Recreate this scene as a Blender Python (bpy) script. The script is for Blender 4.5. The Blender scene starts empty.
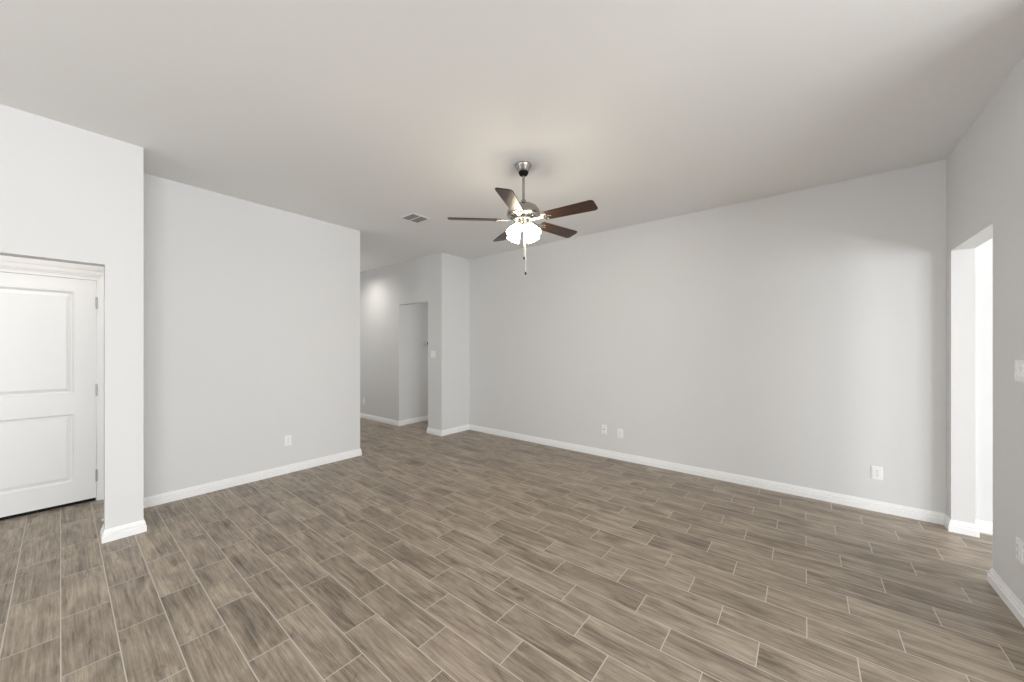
import bpy, bmesh, math
from mathutils import Vector, Matrix

scene = bpy.context.scene
C = scene.collection
PI = math.pi
S = 1.42 / 1.37            # survey units -> metres

# ------------------------------------------------------------------ camera
YAW = math.radians(38.802)
cam_d = bpy.data.cameras.new('camera')
cam = bpy.data.objects.new('camera', cam_d)
C.objects.link(cam)
cam.location = (0, 0, 1.42)
cam.rotation_euler = (PI / 2, 0, YAW)
cam_d.sensor_width = 36.0
cam_d.lens = 363.4 / 1024 * 36.0
cam_d.shift_y = 6.25 / 1024
cam_d.clip_start = 0.02
scene.camera = cam

# ------------------------------------------------------------------ world, lights, exposure
world = bpy.data.worlds.new('sky')
scene.world = world
world.use_nodes = True
bgn = world.node_tree.nodes['Background']
bgn.inputs[0].default_value = (0.93, 0.96, 1.0, 1)
bgn.inputs[1].default_value = 1.3

vs = scene.view_settings
vs.view_transform = 'Standard'
vs.look = 'None'
vs.gamma = 1
vs.use_curve_mapping = False
vs.exposure = 0.14


def area(name, loc, target, sx, sy, power, color=(1, 1, 1), spread=180):
    d = bpy.data.lights.new(name, 'AREA')
    d.shape = 'RECTANGLE'
    d.size, d.size_y = sx, sy
    d.energy = power
    d.color = color
    d.spread = math.radians(spread)
    o = bpy.data.objects.new(name, d)
    C.objects.link(o)
    o.location = loc
    v = Vector(target) - Vector(loc)
    o.rotation_euler = v.to_track_quat('-Z', 'Y').to_euler()
    return o


# added lamps standing for daylight through invented, unseen windows
DAY = (0.925, 0.963, 1.0)
area('added_east_daylight', (4.85, -1.75, 1.15), (0.0, -1.75, 1.9), 2.5, 2.3, 195, DAY)
area('added_east_daylight', (4.85, 0.85, 1.15), (0.0, 0.85, 2.2), 2.1, 2.3, 95, DAY)
area('added_east_daylight', (4.85, 3.25, 1.25), (0.0, 3.25, 1.25), 1.9, 2.3, 72, DAY)
area('added_back_daylight', (-0.75, -6.2, 1.22), (-0.75, 4.0, 1.35), 2.0, 2.3, 60, DAY)
area('added_west_daylight', (-4.35, -3.4, 1.25), (0.9, -1.9, 1.35), 2.4, 2.2, 90, DAY)  # lamp added to lift the right wall and ceiling
area('added_hall_daylight', (-9.75, 3.2, 1.2), (-5.0, 3.2, 1.2), 0.9, 2.0, 28, DAY)  # lamp added to brighten the hall from its unseen end
area('added_small_room_daylight', (-5.1, 6.7, 1.5), (-5.3, 4.0, 1.3), 0.8, 1.2, 12, (1.0, 0.97, 0.93))  # lamp added to brighten the small room

# ------------------------------------------------------------------ materials


def new_mat(name):
    m = bpy.data.materials.new(name)
    m.use_nodes = True
    nt = m.node_tree
    return m, nt, nt.nodes['Principled BSDF']


def N(nt, typ, **kw):
    n = nt.nodes.new(typ)
    for k, v in kw.items():
        setattr(n, k, v)
    return n


def plain(name, col, rough=0.5, metal=0.0, bump=0.0, scale=60.0, var=0.0, spec=0.5):
    m, nt, b = new_mat(name)
    b.inputs['Roughness'].default_value = rough
    b.inputs['Metallic'].default_value = metal
    b.inputs['Specular IOR Level'].default_value = spec
    tc = N(nt, 'ShaderNodeTexCoord')
    ns = N(nt, 'ShaderNodeTexNoise')
    ns.inputs['Scale'].default_value = scale
    ns.inputs['Detail'].default_value = 3
    nt.links.new(tc.outputs['Object'], ns.inputs['Vector'])
    mx = N(nt, 'ShaderNodeMix', data_type='RGBA')
    mx.inputs[6].default_value = tuple(c * (1 - var) for c in col) + (1,)
    mx.inputs[7].default_value = tuple(min(1, c * (1 + var)) for c in col) + (1,)
    nt.links.new(ns.outputs['Fac'], mx.inputs[0])
    nt.links.new(mx.outputs[2], b.inputs['Base Color'])
    if bump:
        bp = N(nt, 'ShaderNodeBump')
        bp.inputs['Strength'].default_value = bump
        bp.inputs['Distance'].default_value = 0.002
        nt.links.new(ns.outputs['Fac'], bp.inputs['Height'])
        nt.links.new(bp.outputs['Normal'], b.inputs['Normal'])
    return m


M_wall = plain('wall_paint', (0.755, 0.752, 0.745), 0.6, bump=0.10, scale=90, var=0.01, spec=0.25)
M_ceil = plain('ceiling_paint', (0.87, 0.865, 0.855), 0.85, bump=0.12, scale=70, var=0.01, spec=0.15)
M_trim = plain('trim_paint', (0.93, 0.927, 0.92), 0.32, var=0.01, scale=8)
M_door = plain('door_paint', (0.88, 0.875, 0.86), 0.38, var=0.01, scale=8)
M_plate = plain('white_plastic', (0.92, 0.92, 0.905), 0.3, var=0.01)
M_slot = plain('dark_slot', (0.05, 0.05, 0.05), 0.6)
M_nickel = plain('brushed_nickel', (0.40, 0.385, 0.36), 0.24, 1.0, var=0.08, scale=40)
M_hinge = plain('satin_nickel', (0.45, 0.44, 0.42), 0.35, 1.0, var=0.05)
M_black = plain('black_ring_and_gap_shade', (0.006, 0.006, 0.006), 0.6, spec=0.15)  # canopy ring, and the painted shade of the door gap
M_vent = plain('vent_enamel', (0.86, 0.855, 0.84), 0.4)
M_duct = plain('duct_dark', (0.08, 0.08, 0.076), 0.8)
M_slat = plain('slat_enamel', (0.30, 0.295, 0.28), 0.5)
M_screen = plain('grey_display', (0.06, 0.065, 0.06), 0.2)
M_chain = plain('bead_chain', (0.78, 0.76, 0.72), 0.35, 0.4)
M_fob = plain('dark_fob', (0.03, 0.022, 0.018), 0.35)


def emission(name, col, strength):
    m, nt, b = new_mat(name)
    b.inputs['Base Color'].default_value = (0.9, 0.88, 0.84, 1)
    b.inputs['Roughness'].default_value = 0.3
    lw = N(nt, 'ShaderNodeTexNoise')
    lw.inputs['Scale'].default_value = 14
    mr = N(nt, 'ShaderNodeMapRange')
    mr.inputs['To Min'].default_value = strength * 0.9
    mr.inputs['To Max'].default_value = strength * 1.1
    nt.links.new(lw.outputs['Fac'], mr.inputs['Value'])
    nt.links.new(mr.outputs['Result'], b.inputs['Emission Strength'])
    b.inputs['Emission Color'].default_value = col + (1,)
    return m


M_glass = emission('lit_frosted_glass', (1.0, 0.85, 0.66), 21.0)
M_led = emission('assumed_downlight_lens', (1.0, 0.95, 0.88), 6.0)  # lens of the assumed, unseen recessed lights


def wood_blade():
    m, nt, b = new_mat('walnut_blade')
    tc = N(nt, 'ShaderNodeTexCoord')
    mp = N(nt, 'ShaderNodeMapping')
    mp.inputs['Scale'].default_value = (3, 45, 10)
    ns = N(nt, 'ShaderNodeTexNoise')
    ns.inputs['Scale'].default_value = 2.0
    ns.inputs['Detail'].default_value = 5
    cr = N(nt, 'ShaderNodeValToRGB')
    cr.color_ramp.elements[0].position = 0.3
    cr.color_ramp.elements[0].color = (0.018, 0.007, 0.004, 1)
    cr.color_ramp.elements[1].position = 0.75
    cr.color_ramp.elements[1].color = (0.072, 0.030, 0.012, 1)
    nt.links.new(tc.outputs['Object'], mp.inputs['Vector'])
    nt.links.new(mp.outputs['Vector'], ns.inputs['Vector'])
    nt.links.new(ns.outputs['Fac'], cr.inputs['Fac'])
    nt.links.new(cr.outputs['Color'], b.inputs['Base Color'])
    b.inputs['Roughness'].default_value = 0.36
    b.inputs['Specular IOR Level'].default_value = 0.38
    return m


M_blade = wood_blade()


def floor_mat():
    m, nt, b = new_mat('wood_look_tile')
    L = nt.links.new

    def math_(op, a, bb=None, c=None):
        n = N(nt, 'ShaderNodeMath', operation=op)
        for i, v in enumerate((a, bb, c)):
            if v is None:
                continue
            if isinstance(v, (int, float)):
                n.inputs[i].default_value = v
            else:
                L(v, n.inputs[i])
        return n.outputs[0]

    tc = N(nt, 'ShaderNodeTexCoord')
    sp = N(nt, 'ShaderNodeSeparateXYZ')
    L(tc.outputs['Object'], sp.inputs[0])
    X, Y = sp.outputs[0], sp.outputs[1]
    W = 0.1695 * S
    LEN = 0.517 * S
    v = math_('DIVIDE', math_('SUBTRACT', Y, 0.002 * S), W)
    row = math_('FLOOR', v)
    fv = math_('FRACT', v)
    # third-bond stagger
    u0 = math_('DIVIDE', math_('SUBTRACT', X, 0.010 * S), LEN)
    u = math_('ADD', u0, math_('MULTIPLY', math_('SUBTRACT', row, 4.0), 1 / 3))
    col = math_('FLOOR', u)
    fu = math_('FRACT', u)
    # distance to joints in metres
    dv = math_('MULTIPLY', math_('MINIMUM', fv, math_('SUBTRACT', 1.0, fv)), W)
    du = math_('MULTIPLY', math_('MINIMUM', fu, math_('SUBTRACT', 1.0, fu)), LEN)
    d = math_('MINIMUM', dv, du)
    gm = N(nt, 'ShaderNodeMapRange', interpolation_type='SMOOTHSTEP')
    gm.inputs['From Min'].default_value = 0.0014
    gm.inputs['From Max'].default_value = 0.0030
    gm.inputs['To Min'].default_value = 1
    gm.inputs['To Max'].default_value = 0
    L(d, gm.inputs['Value'])
    grout = gm.outputs['Result']
    # per-tile random
    cb = N(nt, 'ShaderNodeCombineXYZ')
    L(row, cb.inputs[0]); L(col, cb.inputs[1])
    wn = N(nt, 'ShaderNodeTexWhiteNoise', noise_dimensions='3D')
    L(cb.outputs[0], wn.inputs['Vector'])
    rnd = N(nt, 'ShaderNodeSeparateColor')
    L(wn.outputs['Color'], rnd.inputs[0])
    # grain coordinates: shifted per tile
    gx = math_('ADD', X, math_('MULTIPLY', rnd.outputs[0], 37.0))
    gy = math_('ADD', Y, math_('MULTIPLY', rnd.outputs[1], 23.0))

    def noise(sx, sy, det, dist=0.0, rough=0.6, zoff=0.0):
        c = N(nt, 'ShaderNodeCombineXYZ')
        L(math_('MULTIPLY', gx, sx), c.inputs[0])
        L(math_('MULTIPLY', gy, sy), c.inputs[1])
        c.inputs[2].default_value = zoff
        n = N(nt, 'ShaderNodeTexNoise')
        n.inputs['Scale'].default_value = 1.0
        n.inputs['Detail'].default_value = det
        n.inputs['Roughness'].default_value = rough
        n.inputs['Distortion'].default_value = dist
        L(c.outputs[0], n.inputs['Vector'])
        return n.outputs['Fac']

    streak = noise(2.2, 42, 8, 0.5, 0.68)
    cloud = noise(2.6, 8, 5, 1.0, 0.60, 3.1)
    fine = noise(6, 150, 4, 0.3, 0.7, 7.7)
    grain = noise(2.4, 80, 6, 0.4, 0.7, 5.2)
    knot = noise(5.5, 13, 2, 1.6, 0.5, 11.3)
    t = math_('ADD', math_('MULTIPLY', streak, 0.50), math_('MULTIPLY', cloud, 0.55))
    t = math_('ADD', t, math_('MULTIPLY', math_('SUBTRACT', grain, 0.5), 0.28))
    t = math_('ADD', t, math_('MULTIPLY', fine, 0.42))
    t = math_('ADD', t, math_('MULTIPLY', math_('SUBTRACT', rnd.outputs[2], 0.5), 0.06))
    cr = N(nt, 'ShaderNodeValToRGB')
    e = cr.color_ramp.elements
    e[0].position = 0.50; e[0].color = (0.085, 0.067, 0.052, 1)
    e[1].position = 0.98; e[1].color = (0.60, 0.505, 0.395, 1)
    k = e.new(0.63); k.color = (0.210, 0.169, 0.128, 1)
    k = e.new(0.76); k.color = (0.350, 0.287, 0.220, 1)
    L(t, cr.inputs['Fac'])
    # darker smoky knots
    kr = N(nt, 'ShaderNodeMapRange', interpolation_type='SMOOTHSTEP')
    kr.inputs['From Min'].default_value = 0.64
    kr.inputs['From Max'].default_value = 0.80
    kr.inputs['To Max'].default_value = 0.55
    L(knot, kr.inputs['Value'])
    mk = N(nt, 'ShaderNodeMix', data_type='RGBA')
    L(kr.outputs['Result'], mk.inputs[0])
    L(cr.outputs['Color'], mk.inputs[6])
    mk.inputs[7].default_value = (0.085, 0.070, 0.060, 1)
    mx = N(nt, 'ShaderNodeMix', data_type='RGBA')
    L(grout, mx.inputs[0])
    L(mk.outputs[2], mx.inputs[6])
    mx.inputs[7].default_value = (0.62, 0.575, 0.51, 1)
    L(mx.outputs[2], b.inputs['Base Color'])
    rr = N(nt, 'ShaderNodeMapRange')
    rr.inputs['To Min'].default_value = 0.34
    rr.inputs['To Max'].default_value = 0.46
    L(cloud, rr.inputs['Value'])
    r2 = math_('ADD', rr.outputs['Result'], math_('MULTIPLY', grout, 0.4))
    L(r2, b.inputs['Roughness'])
    b.inputs['Specular IOR Level'].default_value = 0.4
    bp = N(nt, 'ShaderNodeBump')
    bp.inputs['Strength'].default_value = 0.25
    bp.inputs['Distance'].default_value = 0.0015
    h = math_('SUBTRACT', math_('MULTIPLY', fine, 0.25), grout)
    L(h, bp.inputs['Height'])
    L(bp.outputs['Normal'], b.inputs['Normal'])
    return m


M_floor = floor_mat()

# ------------------------------------------------------------------ mesh helpers


def add_box(bm, x0, x1, y0, y1, z0, z1, mi=0):
    vs_ = [bm.verts.new(p) for p in ((x0, y0, z0), (x1, y0, z0), (x1, y1, z0), (x0, y1, z0),
                                     (x0, y0, z1), (x1, y0, z1), (x1, y1, z1), (x0, y1, z1))]
    for q in ((3, 2, 1, 0), (4, 5, 6, 7), (0, 1, 5, 4), (1, 2, 6, 5), (2, 3, 7, 6), (3, 0, 4, 7)):
        f = bm.faces.new([vs_[i] for i in q])
        f.material_index = mi
    return vs_


def add_lathe(bm, prof, seg=40, mat=None, cap0=True, cap1=True):
    """prof: list of (r, z); revolve round Z, optional 4x4 placement."""
    rings = []
    for r, z in prof:
        ring = []
        for i in range(seg):
            a = 2 * PI * i / seg
            p = Vector((r * math.cos(a), r * math.sin(a), z))
            ring.append(bm.verts.new(mat @ p if mat else p))
        rings.append(ring)
    for a, b in zip(rings, rings[1:]):
        for i in range(seg):
            bm.faces.new((a[i], a[(i + 1) % seg], b[(i + 1) % seg], b[i]))
    if cap0:
        bm.faces.new(rings[0][::-1])
    if cap1:
        bm.faces.new(rings[-1])


def add_prism(bm, pts, z0, z1, mat=None):
    lo = [bm.verts.new((mat @ Vector((x, y, z0))) if mat else (x, y, z0)) for x, y in pts]
    hi = [bm.verts.new((mat @ Vector((x, y, z1))) if mat else (x, y, z1)) for x, y in pts]
    n = len(pts)
    bm.faces.new(lo[::-1])
    bm.faces.new(hi)
    for i in range(n):
        bm.faces.new((lo[i], lo[(i + 1) % n], hi[(i + 1) % n], hi[i]))


def add_tube(bm, pts, r, seg=10):
    pts = [Vector(p) for p in pts]
    rings = []
    for i, p in enumerate(pts):
        d = (pts[min(i + 1, len(pts) - 1)] - pts[max(i - 1, 0)]).normalized()
        a = d.orthogonal().normalized() if abs(d.z) > 0.999 else d.cross(Vector((0, 0, 1))).normalized()
        b = d.cross(a)
        rings.append([bm.verts.new(p + r * (math.cos(2 * PI * k / seg) * a + math.sin(2 * PI * k / seg) * b))
                      for k in range(seg)])
    for a, b in zip(rings, rings[1:]):
        for i in range(seg):
            bm.faces.new((a[i], a[(i + 1) % seg], b[(i + 1) % seg], b[i]))
    bm.faces.new(rings[0][::-1])
    bm.faces.new(rings[-1])


def obj(name, bm, m, parent=None, smooth=False, bevel=0.0, autosmooth=True):
    bmesh.ops.recalc_face_normals(bm, faces=bm.faces)
    me = bpy.data.meshes.new(name)
    bm.to_mesh(me)
    bm.free()
    for mm in (m if isinstance(m, (list, tuple)) else [m]):
        me.materials.append(mm)
    if smooth:
        me.polygons.foreach_set('use_smooth', [True] * len(me.polygons))
        if autosmooth:
            try:
                me.set_sharp_from_angle(angle=math.radians(35))
            except Exception:
                pass
    o = bpy.data.objects.new(name, me)
    C.objects.link(o)
    if parent:
        o.parent = parent
    if bevel:
        md = o.modifiers.new('bevel', 'BEVEL')
        md.width = bevel
        md.segments = 3
        md.limit_method = 'ANGLE'
    return o


def struct(o, label, cat):
    o['kind'] = 'structure'
    o['label'] = label
    o['category'] = cat
    return o


def thing(name, label, cat, loc=(0, 0, 0), rot=(0, 0, 0), group=None):
    o = bpy.data.objects.new(name, None)
    C.objects.link(o)
    o.empty_display_size = 0.1
    o.location = loc
    o.rotation_euler = rot
    o['label'] = label
    o['category'] = cat
    if group:
        o['group'] = group
    return o


def copy_tree(o, parent=None):
    c = o.copy()
    C.objects.link(c)
    c.parent = parent
    for ch in list(o.children):
        copy_tree(ch, c)
    return c


def wall(name, boxes, label):
    bm = bmesh.new()
    for b in boxes:
        b = b[:5] + (2.93 if b[5] == CE else b[5],)      # run up into the ceiling slab
        add_box(bm, *[q * S for q in b])
    return struct(obj(name, bm, M_wall), label, 'wall')


# ------------------------------------------------------------------ room shell (survey units)
CE = 2.84          # nominal ceiling height


def ceil_z(x, y):   # metres in, metres out
    return 2.845 * S - .006 * y - .003 * x


PL, PR = 0.198, 0.389
YF, XB, XA, XR, YD, XC = 4.28, -4.39, -3.83, 0.853, 3.692, -4.36

bm = bmesh.new()
add_box(bm, -9.2 * S, 4.6 * S, -5.8 * S, 6.2 * S, -0.12, 0)
struct(obj('floor', bm, M_floor), 'wood-look plank tile floor in third-bond rows with pale grout lines', 'floor')
bm = bmesh.new()
for v in add_box(bm, -9.2 * S, 4.6 * S, -5.8 * S, 6.2 * S, 0, 3.15):
    if v.co.z < 1:
        v.co.z = ceil_z(v.co.x, v.co.y)
struct(obj('ceiling', bm, M_ceil), 'flat off-white painted ceiling', 'ceiling')

wall('wall_far', [(XC, 4.5, YF, YF + .12, 0, CE)], 'long blank off-white far wall with three outlet plates')
wall('wall_column', [(XC - .12, XC, YD + .12, YF + .12, 0, CE)], 'narrow off-white return face left of the long far wall')
wall('wall_hall', [(-4.695, XC, YD, YD + .12, 0, CE), (-5.49, -4.695, YD, YD + .12, 2.11, CE),
                   (-9.1, -5.49, YD, YD + .12, 0, CE)], 'hall wall with an untrimmed doorway and a light pool near its top')
wall('wall_closet', [(-5.65, -5.52, YD + .12, 6.1, 0, CE), (XC - .12 - .12, XC - .12, YD + .12, 6.1, 0, CE),
                     (-5.52, XC - .24, 5.98, 6.1, 0, .7), (-5.52, XC - .24, 5.98, 6.1, 2.1, CE)], 'dim wall of the small room seen through the hall doorway')
wall('wall_left', [(XB - .12, XB, PR - .05, 2.385, 0, CE), (-9.1, XB - .12, 2.28, 2.385, 0, CE)],
     'wide blank off-white left wall with one low outlet')
wall('wall_hall_end', [(-9.22, -9.1, 2.28, 3.0, 0, CE), (-9.22, -9.1, 3.0, 3.45, 2.1, CE), (-9.22, -9.1, 3.45, 3.84, 0, CE)],
     'end wall of the hall hidden behind the left wall')
wall('wall_pier', [(XA - .12, XA, PL, PR, 0, CE), (XA - .12, XA, -1.2, PL, 1.951, CE), (XA - .12, XA, -2.0, -1.2, 0, CE), (XA - .12, XA, -4.5, -2.0, 2.3, CE), (XA - .12, XA, -5.7, -4.5, 0, CE)],
     'near left wall with a narrow pier and the low opening to the door recess')
wall('wall_return', [(-5.05, XA - .12, .29, PR, 0, CE)], 'short return wall behind the narrow pier')
XD = -4.93
wall('wall_recess', [(XD - .12, XD, .222, .29, 0, CE), (XD - .12, XD, -.64, .222, 2.0, CE), (XD - .12, XD, -1.32, -.64, 0, CE),
                     (XD, XA - .12, -1.32, -1.2, 0, CE)], 'walls of the recess that holds the white panel door')
wall('wall_right', [(XR, XR + .115, 2.4, 3.394, 0, CE), (XR, XR + .115, 3.394, 4.16, 2.09, CE), (XR, XR + .115, 4.16, YF, 0, CE),
                    (XR, XR + .115, -5.7, -2.3, 0, CE)],  # gap out of view, shaped to let the added daylight in
     'right wall with a tall untrimmed opening next to the far corner')
wall('wall_back', [(XA - .12, -1.75, -5.72, -5.6, 0, CE), (-1.75, .3, -5.72, -5.6, 0, .05), (-1.75, .3, -5.72, -5.6, 2.3, CE),
                   (.3, XR + .115, -5.72, -5.6, 0, CE)], 'wall with an added window behind the viewer')  # unseen window opening added for the back daylight
wall('wall_next_room', [(4.38, 4.5, -5.72, -2.9, 0, CE), (4.38, 4.5, -.5, -.2, 0, CE), (4.38, 4.5, 1.8, 2.2, 0, CE), (4.38, 4.5, 4.05, YF, 0, CE),
                        (4.38, 4.5, -2.9, 4.05, 2.35, CE), (XR + .115, 4.38, -5.72, -5.6, 0, CE)],
     'invented walls of the bright room beyond the right opening, shaped to carry daylight')  # unseen part of the room, invented to carry daylight

# invented window frames, added to go with the daylight lamps


def window(name, axis, pos, a0, a1, z0, z1, n, label):
    bm = bmesh.new()
    w, t = .045, .03

    def bar(a, b, c, d):
        if axis == 'x':
            add_box(bm, pos - t, pos + t, a, b, c, d)
        else:
            add_box(bm, a, b, pos - t, pos + t, c, d)
    bar(a0, a0 + w, z0, z1); bar(a1 - w, a1, z0, z1)
    bar(a0 + w, a1 - w, z0, z0 + w); bar(a0 + w, a1 - w, z1 - w, z1)
    for k in range(1, n):
        m = a0 + (a1 - a0) * k / n
        bar(m - w / 2, m + w / 2, z0 + w, z1 - w)
    struct(obj(name, bm, M_trim), label, 'window')


for wn, (ya, yb) in ((1, (-2.9, -.5)), (5, (-.2, 1.8)), (3, (2.2, 4.05))):
    window('added_window_%d' % wn, 'x', 4.44 * S, ya * S, yb * S, .05 * S, 2.35 * S, 2, 'white window frame in the next room\'s outer wall')
window('added_window_6', 'x', (XA - .06) * S, -4.5 * S, -2.0 * S, .02 * S, 2.3 * S, 2, 'added white window frame in the left wall behind the viewer')
window('added_window_2', 'y', -5.66 * S, -1.75 * S, .3 * S, .05 * S, 2.3 * S, 2, 'added white window frame in the wall behind the viewer')
window('added_window_4', 'y', 6.04 * S, -5.52 * S, (XC - .24) * S, .7 * S, 2.1 * S, 1, 'added white window frame in the small room off the hall')

# ------------------------------------------------------------------ baseboards
PROFILE = [(0, 0), (.0165, 0), (.0165, .046), (.014, .049), (.0095, .051), (.0095, .056), (.0125, .058), (.0125, .066), (.0085, .070), (.0075, .078), (.005, .086), (.004, .090), (0, .090)]


def baseboard(name, path, label):
    """path walked with the room on the right-hand side."""
    pts = [Vector((x * S, y * S)) for x, y in path]
    n = len(pts)
    dirs = [(pts[i + 1] - pts[i]).normalized() for i in range(n - 1)]
    right = [Vector((d.y, -d.x)) for d in dirs]
    bm = bmesh.new()
    rings = []
    for i in range(n):
        if i == 0:
            off = right[0]
        elif i == n - 1:
            off = right[-1]
        else:
            off = (right[i - 1] + right[i])
            if right[i - 1].dot(right[i]) > 0.99:
                off = right[i]
        rings.append([bm.verts.new((pts[i].x + off.x * d, pts[i].y + off.y * d, z)) for d, z in PROFILE])
    m = len(PROFILE)
    for a, b in zip(rings, rings[1:]):
        for k in range(m):
            bm.faces.new((a[k], a[(k + 1) % m], b[(k + 1) % m], b[k]))
    bm.faces.new(rings[0])
    bm.faces.new(rings[-1][::-1])
    struct(obj(name, bm, M_trim), label, 'baseboard')


baseboard('baseboard_far', [(-4.695, YD + .12), (-4.695, YD), (XC, YD), (XC, YF), (XR, YF), (XR, 4.16), (XR + .115, 4.16), (XR + .115, YF), (4.38, YF)],
          'white moulded baseboard along the long far wall')
baseboard('baseboard_hall', [(-9.1, YD), (-5.49, YD), (-5.49, YD + .12), (-5.52, YD + .12), (-5.52, 5.98)],
          'white baseboard along the hall wall left of its doorway')
baseboard('baseboard_left', [(XD, .29), (XA - .12, .29), (XA - .12, PL), (XA, PL), (XA, PR), (XB, PR), (XB, 2.385), (XB - .12, 2.385)],
          'white moulded baseboard round the pier and along the left wall')
baseboard('baseboard_right', [(XR + .115, 2.4), (XR + .115, 3.394), (XR, 3.394), (XR, 2.4), (XR + .115, 2.4)],
          'white moulded baseboard along the right wall')
baseboard('baseboard_near_left', [(XA, -2.0), (XA, -1.2), (XA - .12, -1.2)], 'white baseboard on the near left wall outside the view')

# ------------------------------------------------------------------ door in the recess
DX = XD * S                 # face of the door wall
D_R, D_T = 0.2085, 2.035     # right edge and top of slab, metres
D_L = D_R - 0.81


def casing(name):
    bm = bmesh.new()
    inner_r, inner_t = 0.238, 2.072
    inner_l = D_L - (inner_r - D_R)
    # jamb strips round the slab
    add_box(bm, DX - .115, DX + .004, D_R + .004, inner_r + .004, 0, inner_t + .004)
    add_box(bm, DX - .115, DX + .004, inner_l - .004, D_L - .004, 0, inner_t + .004)
    add_box(bm, DX - .115, DX + .004, D_L - .004, D_R + .004, D_T + .004, inner_t + .004)
    # casing boards with a stepped profile
    for k, (d0, d1, th) in enumerate(((0, .062, .011), (.008, .050, .016), (.030, .062, .020))):
        r1 = min(inner_r + d1, .29 * S - .001)
        h0, h1 = d0 * 1.8, d1 * 1.8
        add_box(bm, DX, DX + th, inner_r + d0, r1, 0, inner_t + h0)
        add_box(bm, DX, DX + th, inner_l - d1, inner_l - d0, 0, inner_t + h0)
        add_box(bm, DX, DX + th, inner_l - d1, r1, inner_t + h0, inner_t + h1)
    return struct(obj(name, bm, M_trim), 'white door casing round the panel door in the left recess', 'door casing')


casing('trim_1')

door = thing('door_1', 'white two-panel interior door in the recess at the left edge', 'door', (DX, D_R, 0))
struct(door, door['label'], 'door')


def door_slab():
    """slab in local space: x = toward the room, y to the left is negative."""
    bm = bmesh.new()
    w, h, z0, th = D_R - D_L, D_T, 0.030, .035
    ys = [-w, -w + .118, -.128, 0]
    zs = [z0, 0.215, 0.822, 1.008, 1.918, h]
    add = {}
    grid = [[bm.verts.new((0, y, z)) for y in ys] for z in zs]
    panels = []
    for i in range(len(zs) - 1):
        for j in range(3):
            f = bm.faces.new((grid[i][j], grid[i][j + 1], grid[i + 1][j + 1], grid[i + 1][j]))
            if j == 1 and i in (1, 3):
                panels.append(f)
    back = [bm.verts.new((-th, y, z)) for y, z in ((-w, z0), (0, z0), (0, h), (-w, h))]
    bm.faces.new(back)
    # edges
    bot = [grid[0][j] for j in range(4)]
    top = [grid[-1][j] for j in range(4)]
    lft = [grid[i][0] for i in range(len(zs))]
    rgt = [grid[i][3] for i in range(len(zs))]
    bm.faces.new(bot + [back[1], back[0]])
    bm.faces.new(top + [back[2], back[3]])
    bm.faces.new(lft + [back[3], back[0]])
    bm.faces.new(rgt + [back[2], back[1]])
    bmesh.ops.recalc_face_normals(bm, faces=bm.faces)
    # sticking: down, flat, up into a raised field
    for f in panels:
        for thick, dx in ((.004, -.004), (.011, -.011), (.006, 0.0), (.022, .009), (.004, .001)):
            r = bmesh.ops.inset_region(bm, faces=[f], thickness=thick, use_even_offset=True)
            for v in f.verts:
                v.co.x += dx
    return bm


obj('door_slab', door_slab(), M_door, door)
for zc in (1.83, 1.025, 0.235):
    bm = bmesh.new()
    add_tube(bm, [(.007, .003, zc - .05), (.007, .003, zc + .05)], .0062, 12)
    add_tube(bm, [(.007, .003, zc + .05), (.007, .003, zc + .056)], .0045, 12)
    add_tube(bm, [(.007, .003, zc - .056), (.007, .003, zc - .05)], .0045, 12)
    hg = obj('hinge', bm, M_hinge, door, smooth=True)
    hg['label'] = 'satin nickel hinge'
bm = bmesh.new()
RX = Matrix.Translation((0, -.81 + .065, .94)) @ Matrix.Rotation(PI / 2, 4, 'Y')
add_lathe(bm, [(.032, 0), (.032, .006), (.028, .010), (.013, .012), (.011, .035), (.02, .042), (.027, .052), (.026, .064), (.015, .070)], 32, RX)
obj('door_knob', bm, M_hinge, door, smooth=True)
bm = bmesh.new()
add_box(bm, -.034, -.001, -.808, -.002, .005, .0305)  # black strip stands in for the shaded gap below the slab
gap_strip = obj('gap_shade_strip', bm, M_black, door)
gap_strip['label'] = 'black strip for the shade in the gap under the door'

# spring door stop on the return wall's baseboard, its white tip showing left of the pier
ds = thing('door_stop', 'small spring door stop with white tip, low beside the left pier', 'door stop', (-4.35, .29 * S - .016, .045), (PI / 2, 0, 0))
bm = bmesh.new()
add_lathe(bm, [(.012, 0), (.012, .004), (.008, .008), (.004, .010)], 20)
obj('base_plate', bm, M_hinge, ds, smooth=True)
bm = bmesh.new()
add_tube(bm, [(.0055 * math.cos(k * .7), .0055 * math.sin(k * .7), .008 + .00045 * k) for k in range(118)], .0014, 6)
obj('spring', bm, M_hinge, ds, smooth=True)
bm = bmesh.new()
add_lathe(bm, [(.006, .058), (.009, .060), (.009, .074), (.006, .078), (.001, .079)], 20)
obj('rubber_tip', bm, M_trim, ds, smooth=True)

# ------------------------------------------------------------------ ceiling fan
cx, cy = -1.828 + .004, 2.418 + .003
fan = thing('ceiling_fan', 'five-blade dark walnut and nickel ceiling fan hanging from the ceiling, lights on', 'ceiling fan',
            (cx, cy, ceil_z(cx, cy)), (0, 0, YAW))
Z0 = ceil_z(cx, cy)


def zl(z):
    return z - Z0


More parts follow.
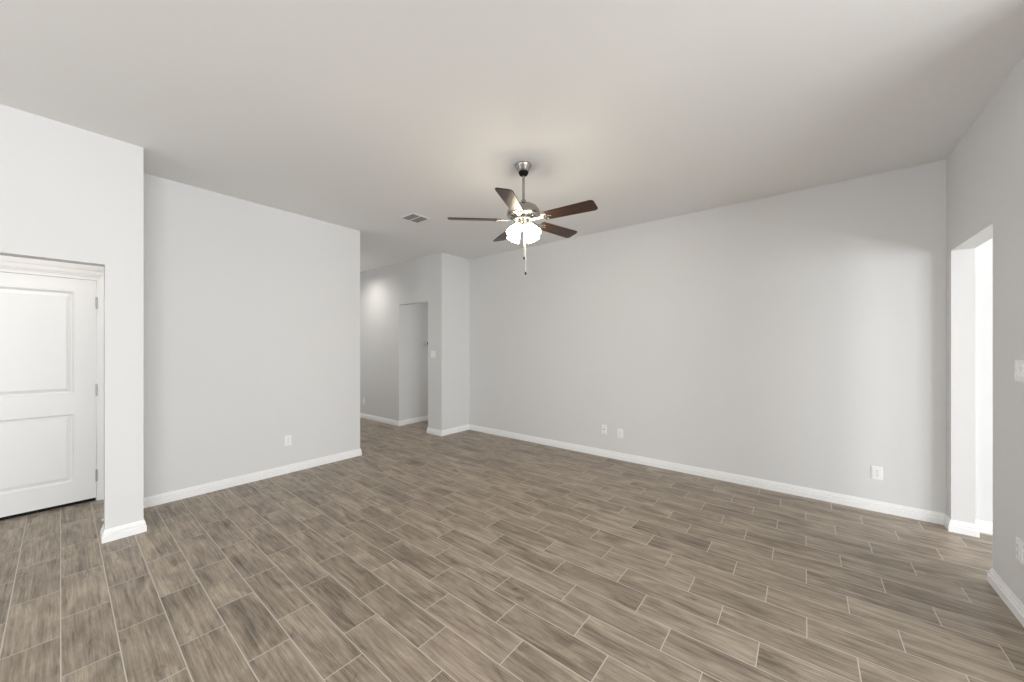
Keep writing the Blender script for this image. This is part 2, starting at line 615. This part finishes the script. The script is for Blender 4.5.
bm = bmesh.new()
add_lathe(bm, [(.066, 0), (.069, -.004), (.069, -.012), (.064, -.021), (.052, -.043), (.044, -.058), (.041, -.061)], 48)
obj('canopy', bm, M_nickel, fan, smooth=True)
bm = bmesh.new()
add_lathe(bm, [(.040, -.060), (.039, -.074), (.031, -.086), (.012, -.091)], 32)
cc = obj('canopy_ring', bm, M_black, fan, smooth=True)
cc['label'] = 'black ring under the canopy'
bm = bmesh.new()
add_lathe(bm, [(.0115, -.06), (.0115, zl(2.60))], 24)
obj('downrod', bm, M_nickel, fan, smooth=True)
bm = bmesh.new()
add_lathe(bm, [(.016, zl(2.648)), (.022, zl(2.642)), (.026, zl(2.625)), (.032, zl(2.616)), (.050, zl(2.612)), (.085, zl(2.602)),
               (.112, zl(2.586)), (.130, zl(2.563)), (.138, zl(2.540)), (.139, zl(2.522)), (.134, zl(2.514)), (.120, zl(2.508)),
               (.112, zl(2.506)), (.104, zl(2.500)), (.090, zl(2.497)), (.075, zl(2.496))], 56)
obj('motor_housing', bm, M_nickel, fan, smooth=True)
bm = bmesh.new()
add_lathe(bm, [(.086, zl(2.497)), (.088, zl(2.486)), (.086, zl(2.474)), (.070, zl(2.466)), (.062, zl(2.462)), (.060, zl(2.448)),
               (.048, zl(2.438)), (.030, zl(2.434)), (.022, zl(2.424)), (.016, zl(2.412)), (.010, zl(2.3854)), (.004, zl(2.3850))], 40)
obj('light_kit_fitter', bm, M_nickel, fan, smooth=True)
# dark slots round the flywheel
for k in range(10):
    bm = bmesh.new()
    mt = Matrix.Rotation(2 * PI * k / 10 + .2, 4, 'Z')
    add_prism(bm, [(.094, -.016), (.106, -.020), (.106, .020), (.094, .016)], zl(2.4925), zl(2.4985), mt)
    obj('vent_slot', bm, M_slot, fan)

# one blade: tapered, rounded tip, pitched; local x runs outward
R0, R1 = 0.185, 0.624
pts = [(R0, -.048), (R0 + .02, -.055), (R1 - .035, -.066)]
for k in range(7):
    a = -PI / 2 + (PI / 2) * k / 6
    pts.append((R1 - .028 + .028 * math.cos(a), -.038 + .028 * math.sin(a)))
pts += [(x, -y) for x, y in pts[::-1]]
bm = bmesh.new()
add_prism(bm, pts, -.004, .004)
bl_me = obj('blade', bm, M_blade, None, bevel=0.002)
bl_me.parent = fan
# blade iron, under the blade root
ip = [(.085, -.016), (.125, -.011), (.160, -.014), (.185, -.030), (.215, -.040), (.232, -.036), (.228, -.022), (.214, -.014), (.222, -.008),
      (.250, -.008), (.258, 0)]
ip += [(x, -y) for x, y in ip[-2::-1]]
bm = bmesh.new()
add_prism(bm, ip, -.0095, -.0045)
for x, y in ((.222, -.030), (.222, .030), (.246, 0)):
    add_lathe(bm, [(.005, -.0125), (.0055, -.0095)], 12, Matrix.Translation((x, y, 0)))
iron = obj('blade_iron', bm, M_nickel, bl_me, bevel=0.0012)
PH = math.radians(3.5)
PITCH = math.radians(-13)
for k in range(5):
    b = bl_me if k == 0 else copy_tree(bl_me, fan)
    b.location = (0, 0, zl(2.478))
    b.rotation_mode = 'QUATERNION'
    b.rotation_quaternion = (Matrix.Rotation(PI + PH + 2 * PI * k / 5, 3, 'Z') @ Matrix.Rotation(PITCH, 3, 'X')).to_quaternion()

# four lit tulip shades
sh_prof = [(.020, .000), (.026, -.006), (.030, -.020), (.040, -.045), (.051, -.075), (.058, -.100), (.062, -.120), (.067, -.134),
           (.0655, -.1345), (.060, -.120), (.056, -.100), (.049, -.075), (.038, -.045), (.028, -.020), (.022, -.008)]
bm = bmesh.new()
add_lathe(bm, sh_prof, 36, None, False, False)
sh = obj('lamp_shade', bm, M_glass, fan, smooth=True)
sh['label'] = 'lit frosted glass shade'
bm = bmesh.new()
add_lathe(bm, [(.010, .028), (.016, .020), (.022, .010), (.027, -.002), (.028, -.010), (.024, -.012)], 28)
hold = obj('shade_holder', bm, M_nickel, sh, smooth=True)
TILT = math.radians(36)
for k in range(4):
    o = sh if k == 0 else copy_tree(sh, fan)
    a = math.radians(44.5 + 90 * k)
    o.location = (.055 * math.cos(a), .055 * math.sin(a), zl(2.434))
    o.scale = (.86, .86, .90)
    o.rotation_mode = 'QUATERNION'
    o.rotation_quaternion = (Matrix.Rotation(a, 3, 'Z') @ Matrix.Rotation(-TILT, 3, 'Y')).to_quaternion()
for lat, dep, zb in ((.004, -.016, 2.160), (.017, -.010, 2.034)):
    bm = bmesh.new()
    add_tube(bm, [(lat, dep, zl(2.415)), (lat, dep, zl(zb + .012))], .0024, 8)
    ch = obj('pull_chain', bm, M_chain, fan, smooth=True)
    bm = bmesh.new()
    add_lathe(bm, [(.002, .014), (.006, .010), (.0085, .002), (.0075, -.008), (.003, -.014)], 16, Matrix.Translation((lat, dep, zl(zb))))
    fb = obj('pull_fob', bm, M_fob, ch, smooth=True)
    fb['label'] = 'dark pull fob'

# ------------------------------------------------------------------ ceiling vent
vx, vy, vh = -3.572, 2.621, .108
vent = thing('ceiling_vent', 'square white two-bank air register on the ceiling left of the fan', 'air vent', (vx, vy, ceil_z(vx, vy)))
bm = bmesh.new()
o_, i_ = vh + .016, vh - .004
for (x0, x1, y0, y1) in ((-o_, o_, -o_, -i_), (-o_, o_, i_, o_), (-o_, -i_, -i_, i_), (i_, o_, -i_, i_), (-i_, i_, -.007, .007)):
    add_box(bm, x0, x1, y0, y1, -.008, 0)
obj('frame', bm, M_vent, vent, bevel=.002)
bm = bmesh.new()
add_box(bm, -i_, i_, -i_, i_, -.0012, -.0002)
obj('duct', bm, M_duct, vent)
for s in (-1, 1):
    bm = bmesh.new()
    for k in range(6):
        y = s * (.018 + .0155 * k)
        mt = Matrix.Translation((0, y, -.0065)) @ Matrix.Rotation(-math.radians(28), 4, 'X')
        add_prism(bm, [(-i_, -.0055), (i_, -.0055), (i_, .0055), (-i_, .0055)], -.0006, .0006, mt)
    obj('louvre_bank', bm, M_slat, vent)

# ------------------------------------------------------------------ wall plates


def plate_bm(w, h):
    bm = bmesh.new()
    p = [(-w / 2, -h / 2), (w / 2, -h / 2), (w / 2, h / 2), (-w / 2, h / 2)]
    q = [(x * (1 - .007 / w * 2), y * (1 - .007 / h * 2)) for x, y in p]
    a = [bm.verts.new((x, 0, z)) for x, z in p]
    b = [bm.verts.new((x, -.003, z)) for x, z in p]
    c = [bm.verts.new((x, -.006, z)) for x, z in q]
    for lo, hi in ((a, b), (b, c)):
        for i in range(4):
            bm.faces.new((lo[i], lo[(i + 1) % 4], hi[(i + 1) % 4], hi[i]))
    bm.faces.new(a)
    bm.faces.new(c)
    return bm


def make_outlet(label, loc, rz):
    t = thing('electrical_outlet', label, 'outlet', loc, (0, 0, rz), 'electrical outlets low on the walls')
    obj('cover_plate', plate_bm(.072, .116), M_plate, t)
    for s in (-1, 1):
        bm = bmesh.new()
        n = 20
        pp = []
        for k in range(n):
            a = 2 * PI * k / n
            pp.append((.0172 * math.cos(a), max(-.0135, min(.0135, .0172 * math.sin(a)))))
        add_prism(bm, pp, .0055, .0085, Matrix.Translation((0, 0, s * .0195)) @ Matrix.Rotation(PI / 2, 4, 'X'))
        rc = obj('receptacle', bm, M_plate, t)
        bm = bmesh.new()
        for x, w in ((-.0065, .0022), (.0065, .0018)):
            add_box(bm, x - w / 2, x + w / 2, -.0092, -.0080, s * .0195 + .001, s * .0195 + .008)
        add_lathe(bm, [(.0024, .0080), (.0024, .0092)], 12, Matrix.Translation((0, 0, s * .0195 - .006)) @ Matrix.Rotation(PI / 2, 4, 'X'))
        sl = obj('slot', bm, M_slot, rc)
    bm = bmesh.new()
    add_lathe(bm, [(.0032, .0055), (.0032, .0070)], 12, Matrix.Rotation(PI / 2, 4, 'X'))
    obj('screw', bm, M_hinge, t)
    return t


# plates are built facing -Y
yf = YF * S
outlet = make_outlet('white outlet low on the far wall, the one near the right corner', (.491, yf, .331), 0)


def place_outlet(label, loc, rz):
    o = copy_tree(outlet)
    o['label'] = label
    o.location = loc
    o.rotation_euler = (0, 0, rz)
    return o


place_outlet('white duplex outlet right of the data plate on the far wall', (-1.812, yf, .331), 0)
place_outlet('white outlet low on the blank left wall', (XB * S, 1.616, .366), PI / 2)
place_outlet('white outlet low on the right wall under the light switch', (XR * S, 3.161, .353), -PI / 2)
place_outlet('white outlet low on the hall wall at the left wall\'s end', (-6.90, YD * S, .345), 0)

dp = thing('data_plate', 'small white data jack plate left of the duplex outlet on the far wall', 'wall plate', (-2.027, yf, .352))
obj('cover_plate', plate_bm(.072, .116), M_plate, dp)
bm = bmesh.new()
add_box(bm, -.010, .010, -.0085, -.0055, -.010, .012)
obj('jack', bm, M_plate, dp)
bm = bmesh.new()
add_box(bm, -.006, .006, -.0092, -.0080, -.006, .006)
obj('jack_port', bm, M_slot, dp)
for s in (-1, 1):
    bm = bmesh.new()
    add_lathe(bm, [(.003, .0055), (.003, .0070)], 12, Matrix.Translation((0, 0, s * .042)) @ Matrix.Rotation(PI / 2, 4, 'X'))
    obj('screw', bm, M_hinge, dp)


def make_switch(label, loc, rz, gangs):
    t = thing('light_switch', label, 'light switch', loc, (0, 0, rz), 'rocker light switches')
    obj('cover_plate', plate_bm(.072 + .046 * (gangs - 1), .116), M_plate, t)
    for g in range(gangs):
        x = (g - (gangs - 1) / 2) * .046
        bm = bmesh.new()
        # rocker with two facets meeting in a seam
        prof = [(-.0055, -.033), (-.0115, -.032), (-.0075, -.0012), (-.0058, 0), (-.0075, .0012), (-.0085, .032), (-.0055, .033)]
        a = [bm.verts.new((x - .0165, y, z)) for y, z in prof]
        b = [bm.verts.new((x + .0165, y, z)) for y, z in prof]
        for i in range(len(prof)):
            j = (i + 1) % len(prof)
            bm.faces.new((a[i], a[j], b[j], b[i]))
        bm.faces.new(a); bm.faces.new(b)
        obj('rocker', bm, M_plate, t)
    return t


make_switch('white rocker light switch at the right edge, on the right wall', (XR * S, 3.151, 1.295), -PI / 2, 2)
make_switch('white light switch beside the hall doorway', (-4.735, YD * S, 1.302), 0, 2)

th = thing('thermostat', 'small dark-faced thermostat just inside the hall doorway', 'thermostat', (-5.52 * S, 4.50, 1.49), (0, 0, PI / 2))
bm = bmesh.new()
add_box(bm, -.06, .06, -.024, 0, -.045, .045)
obj('case', bm, M_plate, th, bevel=.004)
bm = bmesh.new()
add_box(bm, -.042, .042, -.026, -.0235, -.022, .030)
td = obj('display', bm, M_screen, th)
td['label'] = 'dark display'

# ------------------------------------------------------------------ assumed, unseen recessed light in the hall, just behind the left wall's end
rl = thing('assumed_recessed_light', 'assumed round white recessed ceiling light washing the hall wall', 'ceiling light', (-6.45, 3.24, ceil_z(-6.45, 3.24)))
bm = bmesh.new()
add_lathe(bm, [(.052, 0), (.078, 0), (.078, -.004), (.070, -.008), (.054, -.006)], 40, None, False, False)
obj('trim_ring', bm, M_trim, rl, smooth=True)
bm = bmesh.new()
add_lathe(bm, [(.0535, -.0010), (.0535, -.0030)], 40)
obj('lens', bm, M_led, rl)
added_recess_light = copy_tree(rl)  # unseen second light, added to brighten the door in its recess
added_recess_light['label'] = 'added round white recessed ceiling light, unseen, above the door recess'
added_recess_light.location = (-4.45, -0.25, ceil_z(-4.45, -0.25))


def beam(loc, power, deg, blend):
    sd = bpy.data.lights.new('assumed_downlight_beam', 'SPOT')
    sd.energy = power
    sd.spot_size = math.radians(deg)
    sd.spot_blend = blend
    sd.shadow_soft_size = 0.05
    sd.color = (1.0, 0.95, 0.88)
    so = bpy.data.objects.new('assumed_downlight_beam', sd)
    C.objects.link(so)
    so.location = loc


beam((-6.45, 3.24, CE * S - .025), 36, 160, 1.0)  # beam of the assumed hall light, for the glow on the hall wall
beam((-4.45, -0.25, CE * S - .025), 20, 150, 0.8)  # beam added to brighten the door and casing
